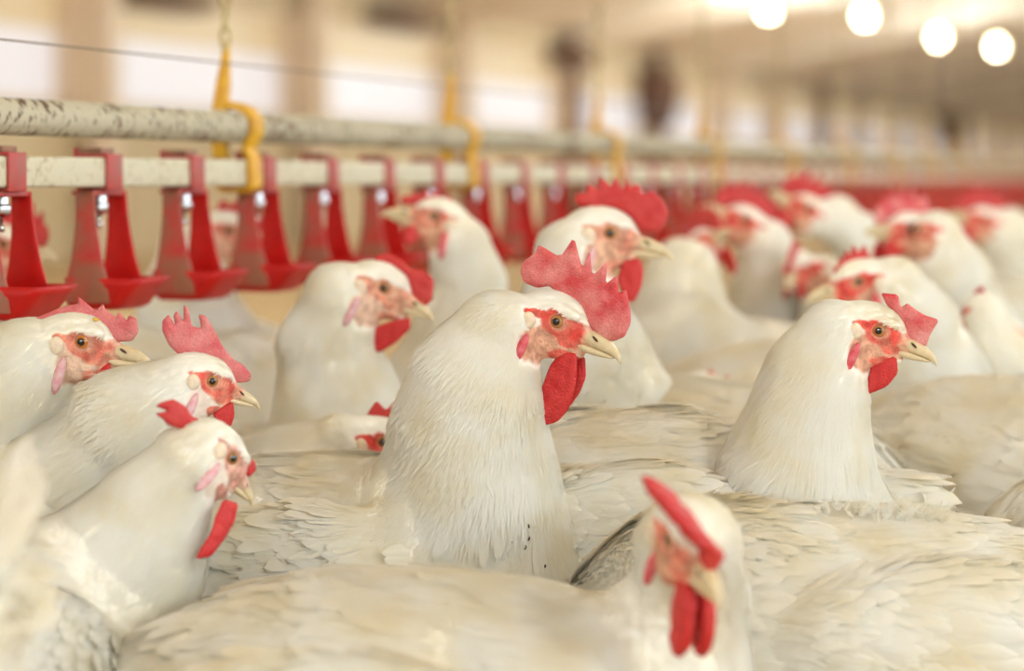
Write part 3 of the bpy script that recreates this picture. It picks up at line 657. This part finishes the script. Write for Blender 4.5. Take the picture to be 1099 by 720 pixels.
    if feathers > 0:
        fc = v[f].mean(1); dhf = np.linalg.norm(fc-O, axis=1)
        skf = skin[f].mean(1)
        def scatter(density, Lf, Wf, lift, mult=1.0, minh=0):
            dens = density(dhf, fc)*fa*1e4*(np.clip(1-skf*6, 0, 1))*feathers*mult
            n = RNG.poisson(dens); ix = np.repeat(np.arange(len(f)), n)
            if len(ix) == 0: return None
            a, b_ = RNG.random(len(ix)), RNG.random(len(ix)); q4 = v[f[ix]]; n4 = N[f[ix]]
            wts = np.stack([(1-a)*(1-b_), a*(1-b_), a*b_, (1-a)*b_], 1)[..., None]; p = (q4*wts).sum(1); n_ = (n4*wts).sum(1); n_ /= np.linalg.norm(n_, axis=1)[:, None]
            t = flow(p); t = t/np.linalg.norm(t, axis=1)[:, None]+RNG.normal(size=p.shape)*.13; t -= (t*n_).sum(1)[:, None]*n_; t /= np.linalg.norm(t, axis=1)[:, None]+1e-9
            sd_ = np.cross(n_, t); dh_ = np.linalg.norm(p-O, axis=1)
            L_ = Lf(dh_)*RNG.uniform(.7, 1.25, len(p))*featlen; Wd = Wf(dh_)*RNG.uniform(.75, 1.2, len(p)); lf = lift*RNG.uniform(.3, 1.6, len(p))
            rows = []
            for aa, ww, hh in ((0, .5, -.02), (.35, 1, .30), (.7, .85, .75), (.92, .5, 1.0), (1.0, .08, 1.02)):
                c = p+t*(L_*aa)[:, None]+n_*((L_*lf*hh)+.0002)[:, None]; rows += [c-sd_*(Wd*ww)[:, None], c+sd_*(Wd*ww)[:, None]]
            vv = np.stack(rows, 1).reshape(-1, 3); base = np.arange(len(p))[:, None]*10
            ff = np.concatenate([base+np.array([2*k, 2*k+1, 2*k+3, 2*k+2]) for k in range(4)])
            return vv, ff
        near_ = lambda d_, a, b_: np.clip((d_-a)/(b_-a), 0, 1)
        outs = []
        outs.append(scatter(lambda d_, p: 60*(1-near_(d_, .03, .09))+30*near_(d_, .03, .09)*(1-near_(d_, .15, .25))+3*near_(d_, .15, .25), lambda d_: .0032+.0148*near_(d_, .022, .11)+.008*near_(d_, .12, .2), lambda d_: .00035+.00055*near_(d_, .02, .12)+.0016*near_(d_, .14, .25), .042))
        outs.append(scatter(lambda d_, p: 2.2*near_(d_, .12, .19), lambda d_: .026+.012*near_(d_, .15, .25), lambda d_: .0045+.003*near_(d_, .12, .25), .036))
        outs.append(scatter(lambda d_, p: 7*near_(d_, .05, .1), lambda d_: .014+.01*near_(d_, .12, .2), lambda d_: .0002+0*d_, .12))
        outs = [q_ for q_ in outs if q_ is not None]
        vs, fs, n0 = [], [], 0
        for a, b_ in outs: vs.append(a); fs.append(b_+n0); n0 += len(a)
        global NF; NF += n0//10
        pl = link_mesh('plumage', np.concatenate(vs)-T, np.concatenate(fs), M['feather'], o); pl['kind'] = 'stuff'
    # wings: overlapping rows of vaned feathers folded over each flank
    def vane(b, root, tip, wd, nrm, k=7, curl=0.0, cup=.25, arch=0):
        root, tip, nrm = map(lambda a: np.array(a, float), (root, tip, nrm)); t = tip-root; L_ = np.linalg.norm(t); t /= L_; nrm = nrm-(nrm@t)*t; nrm /= np.linalg.norm(nrm); sd_ = np.cross(nrm, t); rows = []
        for i in range(k+1):
            a = i/k; ww = wd*(min(1, .25+a*1.8))*(1 if a < .55 else math.sqrt(max(0.0, 1-((a-.55)/.455)**2))); c = root+t*L_*a+nrm*(curl*a*a+.16*arch*L_*math.sin(math.pi*min(1, a*1.0)))
            rows.append([c-sd_*ww-nrm*cup*ww, c-sd_*ww*.5-nrm*cup*ww*.2, c+nrm*.0006, c+sd_*ww*.5-nrm*cup*ww*.2, c+sd_*ww-nrm*cup*ww])
        v_ = [p_ for r_ in rows for p_ in r_]; f_ = []
        for i in range(k):
            for j in range(4): f_.append((i*5+j, i*5+j+1, i*5+j+6, i*5+j+5))
        b.add(v_, f_)
    rr = random.Random(seed+77)
    lv = (v-T)@RT
    def surf(a, zz, k, off):
        a_ = max(a, -tl*.86); m = lv[:, 1]*k > tw*.25; d2 = np.where(m, (lv[:, 0]-a_)**2+(lv[:, 2]-zz)**2, 9.)
        ii = np.argpartition(d2, 6)[:6]; return np.array([a, k*(float(np.median(lv[ii, 1]*k))+off), zz])
    if wing:
        for k in (1, -1):
            b = MB()
            for row, (xr, Lr, wd, cnt) in enumerate(((-.02, .115, .0075, 9), (.005, .085, .0070, 11), (.03, .055, .0065, 13), (.055, .038, .006, 14), (.08, .030, .0055, 13))):
                for j in range(cnt):
                    t = j/(cnt-1); z_ = th*(-.42+.86*t)*(1-.07*row)+wz; xx = xr*tl/.165+rr.uniform(-.009, .009); L_ = Lr*rr.uniform(.75, 1.15)
                    p0 = surf(xx, z_, k, -.006); x1 = xx-L_; z1_ = wz+(z_-wz)*(.62 if row < 2 else .85)+.004
                    p1 = surf(x1, z1_, k, .0015*wing_out+.0012*row+(.005 if row == 0 else 0)*wing_out*rr.uniform(.3, 1.2))
                    nrm = np.array([0, k, .25+(z_-wz)*5]); vane(b, p0, p1, wd*rr.uniform(.85, 1.15), nrm, cup=.12*wing_out, arch=.22*wing_out)
            vv = np.array(b.v)@RT.T
            link_mesh('wing', vv, np.array(b.f), M['plume'], o)
    if tail:
        b = MB()
        for j in range(14):
            k = (j % 7-3)/3.0; lay = j//7
            p0 = np.array([-tl*.92, k*.012, .03+lay*.006]); p1 = np.array([-tl*.92-.085-.01*rr.random(), k*(.035-.006*lay), .085-abs(k)*.022+lay*.008])
            vane(b, p0, p1, .011, (0, k*1.2+.01, 1), curl=-.006)
        link_mesh('tail', np.array(b.v)@RT.T, np.array(b.f), M['plume'], o)
    # small marks and ruffled feathers at the places where the photo shows them
    def pick(px, py):
        w_ = v; sx = 549.5+F*w_[:, 0]/w_[:, 1]; sy = HY-(w_[:, 2]-HC)*F/w_[:, 1]
        fr = (N*(w_-np.array([0, 0, HC]))).sum(1) < 0
        return int(np.argmin(np.where(fr, (sx-px)**2+(sy-py)**2, 1e9)))
    for (px, py, ln, wd_, ang, mm) in (marks or []):
        i = pick(px, py); b = MB(); n_ = N[i]; a_ = np.array([math.cos(ang), 0, math.sin(ang)]); a_ -= (a_@n_)*n_; a_ /= np.linalg.norm(a_); c_ = np.cross(n_, a_)
        b.prism([[v[i]-T+n_*(.0022+.0008*math.cos(p_))+math.sin(p_)*(a_*ln*math.cos(t)+c_*wd_*math.sin(t)) for t in np.linspace(0, 2*math.pi, 10, endpoint=False)] for p_ in (.1, .8, 1.57, 2.3, 3.04)])
        b.build('dirt_fleck', mm, o, smooth=True)
    if tufts:
        b = MB(); rt = random.Random(5)
        for (px, py, spread, cnt, hgt) in tufts:
            for _ in range(cnt):
                i = pick(px+rt.gauss(0, spread), py+rt.random()*10); n_ = N[i]; d_ = n_*.6+np.array([rt.gauss(0.1, .5), rt.gauss(0, .3), .6+rt.gauss(0, .2)]); d_ /= np.linalg.norm(d_)
                h_ = hgt*rt.uniform(.5, 1.2); p0 = v[i]-T
                for q_ in range(14):
                    t_ = q_/13*.8; c_ = p0+d_*h_*t_; sg_ = 1 if q_ % 2 else -1; sw = np.array([sg_*.75, rt.gauss(0, .2), 0])+d_*.9+np.array([rt.gauss(0, .12), 0, rt.gauss(0, .12)])
                    b.tube([c_, c_+sw*h_*.22, c_+sw*h_*.36+d_*h_*.05], [.00026, .0002, .00006], 4)
                b.tube([p0-d_*.002, p0+d_*h_*.5, p0+d_*h_], [.0004, .0003, .0001], 4)
        b.build('ruffled_feathers', M['feather'], o)['kind'] = 'stuff'
    # legs standing on the litter
    lb_ = leg_mesh(); zs_ = T[2]-th*.55
    for k in (1, -1):
        base = T-tf*.01+tleft*k*tw*.42; sc = zs_/.19
        vv = np.array(lb_.v)*np.array([1, 1, sc]); ca_, sa_ = tf[0], tf[1]; nrm_ = math.hypot(ca_, sa_)+1e-9
        vx = (vv[:, 0]*ca_-vv[:, 1]*sa_)/nrm_; vy = (vv[:, 0]*sa_+vv[:, 1]*ca_)/nrm_
        link_mesh('leg', np.column_stack([vx+base[0], vy+base[1], vv[:, 2]])-T, lb_.f, M['leg'], o)
    o.vertex_groups  # keep reference
    return o

# ------------------------------------------------------------------ the hens, by where they stand
combA = [(647, 366), (660, 366), (671, 361), (677, 347), (677, 335), (672, 309), (664, 315), (663, 294), (650, 305), (652, 279), (636, 296), (633, 268), (625, 288), (616, 254), (601, 276), (578, 262), (574, 272), (561, 281), (558, 292), (562, 303), (576, 309), (590, 307), (600, 318), (618, 326), (628, 346)]
hen('large white hen in sharp focus at centre with spiky pink comb', (597, 345, 1.5), 22, 20,
    [(534, 353, 1.51, 34), (514, 396, 1.515, 55), (505, 450, 1.52, 70), (502, 535, 1.53, 88)], (385, 643, 1.58), tyaw=12, blend=.028, beak_s=.94, comb_trace=combA, comb_t=.28,
    watt_trace=[[(603, 376), (590, 392), (580, 420), (574, 445), (580, 458), (598, 453), (610, 440), (618, 415), (620, 380)], [(612, 380), (628, 382), (629, 405), (622, 422), (612, 436), (606, 442), (604, 420)]],
    fine=1.05, coarse=5, feathers=1.5, seed=1, tl=.155, tw=.095, th=.095, marks=[(563, 566, .0016, .0005, 1.9, M['grime']), (566, 578, .0014, .0004, 1.0, M['grime']), (562, 589, .0016, .0005, 1.2, M['grime']), (549, 584, .0007, .0005, 1, M['grime']), (582, 607, .0012, .0004, 1.4, M['grime'])])
combB = [(985, 376), (994, 372), (998, 360), (1008, 343), (992, 338), (980, 330), (974, 325), (967, 330), (964, 316), (945, 314), (952, 328), (960, 335), (964, 345), (966, 352), (975, 370)]
hen('sharp white hen right of centre with ragged red comb looking right', (943, 355, 1.51), 14, 18,
    [(897, 358, 1.52, 29), (878, 395, 1.525, 43), (868, 445, 1.53, 54), (854, 518, 1.54, 76)], (775, 660, 1.62), tyaw=25, blend=.026, comb_trace=combB, comb_t=.24, comb_m='comb', s=.93,
    watt_trace=[[(936, 386), (962, 382), (964, 400), (952, 415), (930, 424), (926, 418), (932, 405)], [(950, 390), (962, 392), (955, 408), (940, 412)]],
    fine=1.15, coarse=5.5, feathers=1.4, seed=2, tl=.15, tw=.09, th=.095)
combC = [(126, 367), (142, 366), (149, 356), (147, 342), (138, 338), (136, 344), (128, 334), (124, 340), (113, 332), (111, 325), (103, 334), (88, 321), (84, 318), (84, 326), (70, 328), (48, 337), (36, 342), (45, 346), (70, 343), (90, 344), (106, 352), (115, 366)]
hen('white hen with orange eye under the leftmost cups', (87, 367, 1.5), 6, 8,
    [(38, 388, 1.52, 42), (5, 425, 1.53, 66), (-20, 500, 1.56, 100)], (-150, 650, 1.62), tyaw=0, comb_trace=combC, comb_m='comb_pale', s=1.02, cheek=.75, eyem='eye_orange', lobe='lobe_pale', redness=.6,
    watt_trace=[[(108, 395), (118, 388), (120, 400), (108, 422), (96, 442), (92, 436), (98, 415)]], fine=1.2, coarse=6, feathers=1.3, seed=3, marks=[(101, 345, .0022, .0014, 0, M['yolk'])])
combD = [(257, 411), (268, 409), (270, 402), (262, 392), (250, 385), (238, 370), (229, 352), (221, 339), (213, 337), (216, 352), (206, 350), (202, 330), (197, 327), (197, 345), (190, 333), (186, 338), (188, 349), (181, 337), (174, 344), (174, 355), (181, 370), (192, 381), (205, 383), (225, 384), (240, 396), (248, 408)]
hen('white hen with tall finger-like pink comb at left, partly behind the lowered head', (228, 409, 1.44), -16, 17,
    [(186, 424, 1.45, 36), (140, 455, 1.46, 54), (110, 520, 1.49, 80)], (40, 610, 1.54), tyaw=-12, comb_trace=combD, comb_m='comb_pale', s=.86, cheek=.35, beak_s=.8, lobe='lobe_pale', redness=.8,
    watt_trace=[[(232, 440), (250, 430), (252, 445), (248, 458), (238, 456), (228, 446)]], fine=1.15, coarse=6, feathers=1.3, seed=4, tl=.15)
combE = [(262, 488), (274, 495), (275, 505), (268, 512), (258, 508), (240, 480), (226, 455), (205, 446), (200, 436), (186, 428), (172, 432), (167, 436), (180, 441), (166, 444), (175, 450), (180, 456), (196, 461), (212, 462), (228, 468), (248, 492)]
hen('white hen with lowered head at lower left, comb swept back', (250, 492, 1.36), -38, 42,
    [(206, 493, 1.36, 33), (168, 545, 1.37, 50), (135, 605, 1.38, 78)], (120, 735, 1.36), tyaw=-40, tpitch=0, comb_trace=combE, comb_m='comb_red', s=.9, redness=.5, faceness=.8, cheek=.4, beak_s=.72, lobe='lobe_pale',
    watt_trace=[[(240, 535), (256, 540), (252, 560), (240, 580), (226, 598), (210, 600), (214, 590), (226, 572), (232, 552)]], fine=1.3, coarse=6, feathers=1.2, seed=5, tl=.16, watt_y=1.25)
hen('blurred white hen in front at bottom right facing the camera, red wattles hanging', (716, 580, 1.19), 69, 25,
    [(738, 585, 1.255, 46), (738, 640, 1.28, 56), (715, 720, 1.29, 84)], (440, 830, 1.30), tyaw=10, comb=[(min(x, 2.7)*1.0, z*1.15) for x, z in COMB2], comb_m='comb_red', comb_t=.72, watt_t=.42, comb_bend=lambda X, Z: -np.clip(Z-.8, 0, 9)*np.clip(3.5-X, 0, 1.2)*1.05, s=1.0, roll=-4, redness=.6,
    watt=[(.9, -1.4), (2.2, -1.3), (2.9, -2.1), (3.4, -3.1), (3.5, -4.1), (3.1, -4.8), (2.4, -4.8), (1.7, -4.0), (1.1, -2.8)], watt_flare=.05, watt_off=.46, fine=1.6, coarse=7, feathers=1.0, seed=6, tl=.175, tw=.10, th=.11)
hen('large white hen body at lower right, wing folded, head hidden behind front hen', (700, 800, 1.46), 170, 40,
    [(740, 770, 1.46, 50), (790, 740, 1.46, 74)], (945, 735, 1.46), tyaw=168, tpitch=8, wz=.03, wing_out=2.2, comb=COMB2, comb_m='comb_red', watt=WATT2, fine=2.2, coarse=5.5, feathers=2.0, featlen=1.15, tufts=[(895, 546, 9, 12, .010), (960, 552, 18, 26, .013), (1000, 560, 10, 12, .012), (930, 552, 12, 9, .008)], seed=7, tl=.185, tw=.11, th=.105)
# second rank
hen('white hen with floppy red comb left of the main hen', (412, 309, 1.76), 14, 22,
    [(368, 322, 1.77, 36), (352, 368, 1.78, 46), (362, 430, 1.79, 60), (372, 500, 1.8, 84)], (300, 600, 1.86), tyaw=8, s=1.0, comb_m='comb_red', comb_t=.32,
    comb_trace=[(455, 330), (464, 322), (466, 300), (455, 290), (440, 288), (430, 278), (415, 271), (402, 274), (401, 282), (412, 290), (430, 294), (438, 300), (440, 318)],
    watt_trace=[[(418, 345), (440, 340), (441, 352), (425, 368), (408, 378), (396, 376), (396, 362), (404, 350)]], lobe='lobe_pale', redness=.35, fine=1.6, coarse=8, feathers=.9, seed=8, cheek=.8, beak_s=.82)
hen('white hen peeping out low behind the main hen, red face', (411, 474, 1.64), 8, 8,
    [(368, 480, 1.65, 30), (318, 508, 1.66, 48), (270, 560, 1.68, 84)], (180, 640, 1.72), tyaw=5, comb=COMB2, comb_m='comb_red', watt=WATT2, s=.95, redness=1.2, fine=1.8, coarse=8, feathers=.8, seed=9, comb_t=.2)
hen('white rooster behind the main hen with tall serrated red comb', (655, 250, 1.78), 4, 10,
    [(616, 272, 1.79, 34), (612, 318, 1.8, 44), (628, 385, 1.82, 62), (645, 465, 1.84, 88)], (600, 560, 1.92), tyaw=20, s=1.12, comb_m='comb_red', comb_t=.3, name='rooster', cat='rooster', group=None,
    comb_trace=[(690, 248), (705, 250), (714, 242), (717, 228), (712, 215), (700, 204), (690, 208), (686, 197), (676, 200), (674, 190), (668, 204), (660, 188), (656, 200), (644, 188), (642, 204), (630, 196), (629, 207), (616, 208), (618, 220), (634, 224), (660, 224), (676, 232), (684, 244)],
    watt_trace=[[(668, 280), (686, 276), (691, 292), (688, 310), (680, 325), (670, 322), (662, 300)], [(676, 278), (690, 280), (690, 300), (684, 312)]], redness=.3, lobe='lobe_pale', fine=1.6, coarse=8, feathers=.9, seed=10)
hen('white hen looking left with beak raised toward the drinkers', (467, 232, 2.0), 172, -14,
    [(492, 262, 2.01, 27), (502, 300, 2.02, 34), (500, 360, 2.03, 52), (490, 430, 2.05, 78)], (520, 520, 2.1), tyaw=160, comb=[(x*.9, z*.62+.3) for x, z in COMB2], comb_m='comb_red', watt=WATT2, redness=.55, fine=1.8, coarse=8, feathers=.7, seed=11)
hen('blurred hen behind the second drinker cup at far left', (3, 262, 1.98), 10, 5, [(-30, 275, 1.99, 30), (-45, 330, 2.0, 45)], (-80, 440, 2.05), comb=COMB1, comb_m='comb_red', watt=WATT1, fine=2.4, coarse=9, feathers=.4, seed=12)
hen('blurred hen behind the third and fourth drinker cups', (245, 247, 2.12), 8, 6, [(208, 268, 2.13, 30), (200, 320, 2.14, 44), (215, 380, 2.15, 62)], (190, 470, 2.2), comb=COMB2, comb_m='comb_red', watt=WATT1, redness=.5, fine=2.0, coarse=9, feathers=.6, seed=13)
# right-hand crowd
hen('blurred hen low behind the main hen breast, only comb and crown clear', (762, 428, 1.9), 20, 25, [(738, 438, 1.9, 26), (735, 455, 1.88, 48)], (690, 540, 1.84), tyaw=25, comb=[(x, z*.6+.3) for x, z in COMB2], comb_m='comb', watt=WATT2, fine=2.0, coarse=8, feathers=.7, seed=14, th=.095)
hen('blurred white hen facing left under the cups, first clear head right of the rooster', (800, 236, 2.35), 165, -30, [(820, 262, 2.36, 24), (822, 310, 2.37, 34), (820, 370, 2.38, 46)], (830, 470, 2.42), tyaw=150, comb=COMB1, comb_m='comb_red', watt=WATT1, fine=2.2, coarse=9, feathers=.5, seed=15)
hen('blurred white hen facing left just above the right sharp hen', (922, 302, 1.9), 160, 10, [(955, 310, 1.92, 30), (975, 350, 1.93, 46), (985, 410, 1.95, 66)], (1040, 500, 2.0), tyaw=165, comb=[(x*.7-.8, z*.9+.2) for x, z in COMB2], comb_m='comb_red', watt=WATT2, redness=1.1, fine=2.0, coarse=8, feathers=.7, seed=16)
hen('blurred white hen, neck slanting to a cup, second head right of the rooster', (868, 224, 2.5), 165, -35, [(896, 236, 2.52, 22), (926, 262, 2.54, 28), (955, 300, 2.56, 42)], (1010, 390, 2.6), tyaw=165, comb=COMB1, comb_m='comb_red', watt=WATT1, fine=2.4, coarse=10, feathers=.4, seed=17)
hen('blurred tall white hen at right with pinkish comb under the pipes', (978, 246, 2.2), 150, -8, [(1000, 258, 2.21, 28), (1018, 300, 2.22, 40), (1030, 360, 2.24, 56)], (1060, 450, 2.28), tyaw=150, comb=COMB1, comb_m='comb', watt=WATT1, fine=2.2, coarse=9, feathers=.5, seed=18)
hen('blurred white hen at the right picture edge, red head among the cups', (1058, 236, 2.7), 160, -20, [(1080, 250, 2.72, 24), (1092, 290, 2.74, 34)], (1130, 380, 2.8), tyaw=160, comb=COMB1, comb_m='comb_red', watt=WATT1, fine=2.4, coarse=10, feathers=.4, seed=19)
hen('blurred white hen seen from behind near right edge, small red comb tip showing', (1036, 338, 1.98), -100, 15, [(1056, 365, 1.98, 30), (1070, 400, 1.99, 46)], (1110, 490, 2.02), tyaw=160, comb=[(x*.7-.3, z*.7+.4) for x, z in COMB2], comb_m='comb_red', watt=WATT2, fine=2.2, coarse=9, feathers=.6, seed=20)
hen('blurred hen with narrow red face left of the left-facing hen', (868, 288, 2.3), 110, 10, [(885, 305, 2.33, 26), (900, 350, 2.34, 40)], (900, 440, 2.4), tyaw=110, comb=COMB2, comb_m='comb_red', watt=WATT2, redness=1.2, fine=2.4, coarse=9, feathers=.4, seed=21)
hen('blurred white hen with broad neck just right of the rooster beak', (745, 262, 2.3), 60, -30, [(735, 290, 2.28, 32), (730, 330, 2.26, 46), (735, 390, 2.22, 66)], (740, 470, 2.18), tyaw=80, comb=COMB1, comb_m='comb_red', watt=WATT1, fine=2.4, coarse=9, feathers=.5, seed=22)
# bodies that close the gaps in the middle and at the edges
def filler(label, px, py, Y, ty, k, head=(0, 0), feathers=.6, coarse=8, tl=.16, fine=2.4, **kw):
    ex = px+head[0]; ey = py+head[1]; sg = 1 if abs(ty) < 90 else -1
    hen(label, (ex, ey, Y), ty, 35, [((ex*.6+px*.4), (ey*.6+py*.4), Y, 40/Y*1.3)], (px, py, Y), tyaw=ty, comb=COMB2, comb_m='comb_red', watt=WATT2, fine=fine, coarse=coarse, feathers=feathers, seed=k, tl=tl, **kw)
filler('white hen back with curled wing just right of the main hen breast', 690, 600, 1.62, 195, 31, (-150, 110), 1.2, 6, tl=.15, tail=False)
filler('white hen back between the right sharp hen and the right picture edge', 1075, 655, 1.62, 175, 32, (-190, 90), 1.0, 7, tail=False)
filler('blurred white hen back behind the right sharp hen breast', 985, 540, 1.86, 10, 33, (170, 110), .8, wing=False, tail=False)
filler('blurred white hen back beside the right picture edge, mid height', 1120, 560, 1.88, 20, 34, (170, 110), .8, wing=False, tail=False)
filler('out-of-focus white hen cut off at the lower left corner, nearest the camera', -330, 930, 1.10, 178, 35, (-200, 60), 1.0, 7, tpitch=-33)
filler('blurred white hen back under the cups, left of the floppy-combed hen', 230, 490, 2.0, 20, 36, (150, 100), .5)
filler('blurred white hen back between tall-combed hen and floppy-combed hen', 250, 600, 1.72, 0, 37, (200, 120), .6)
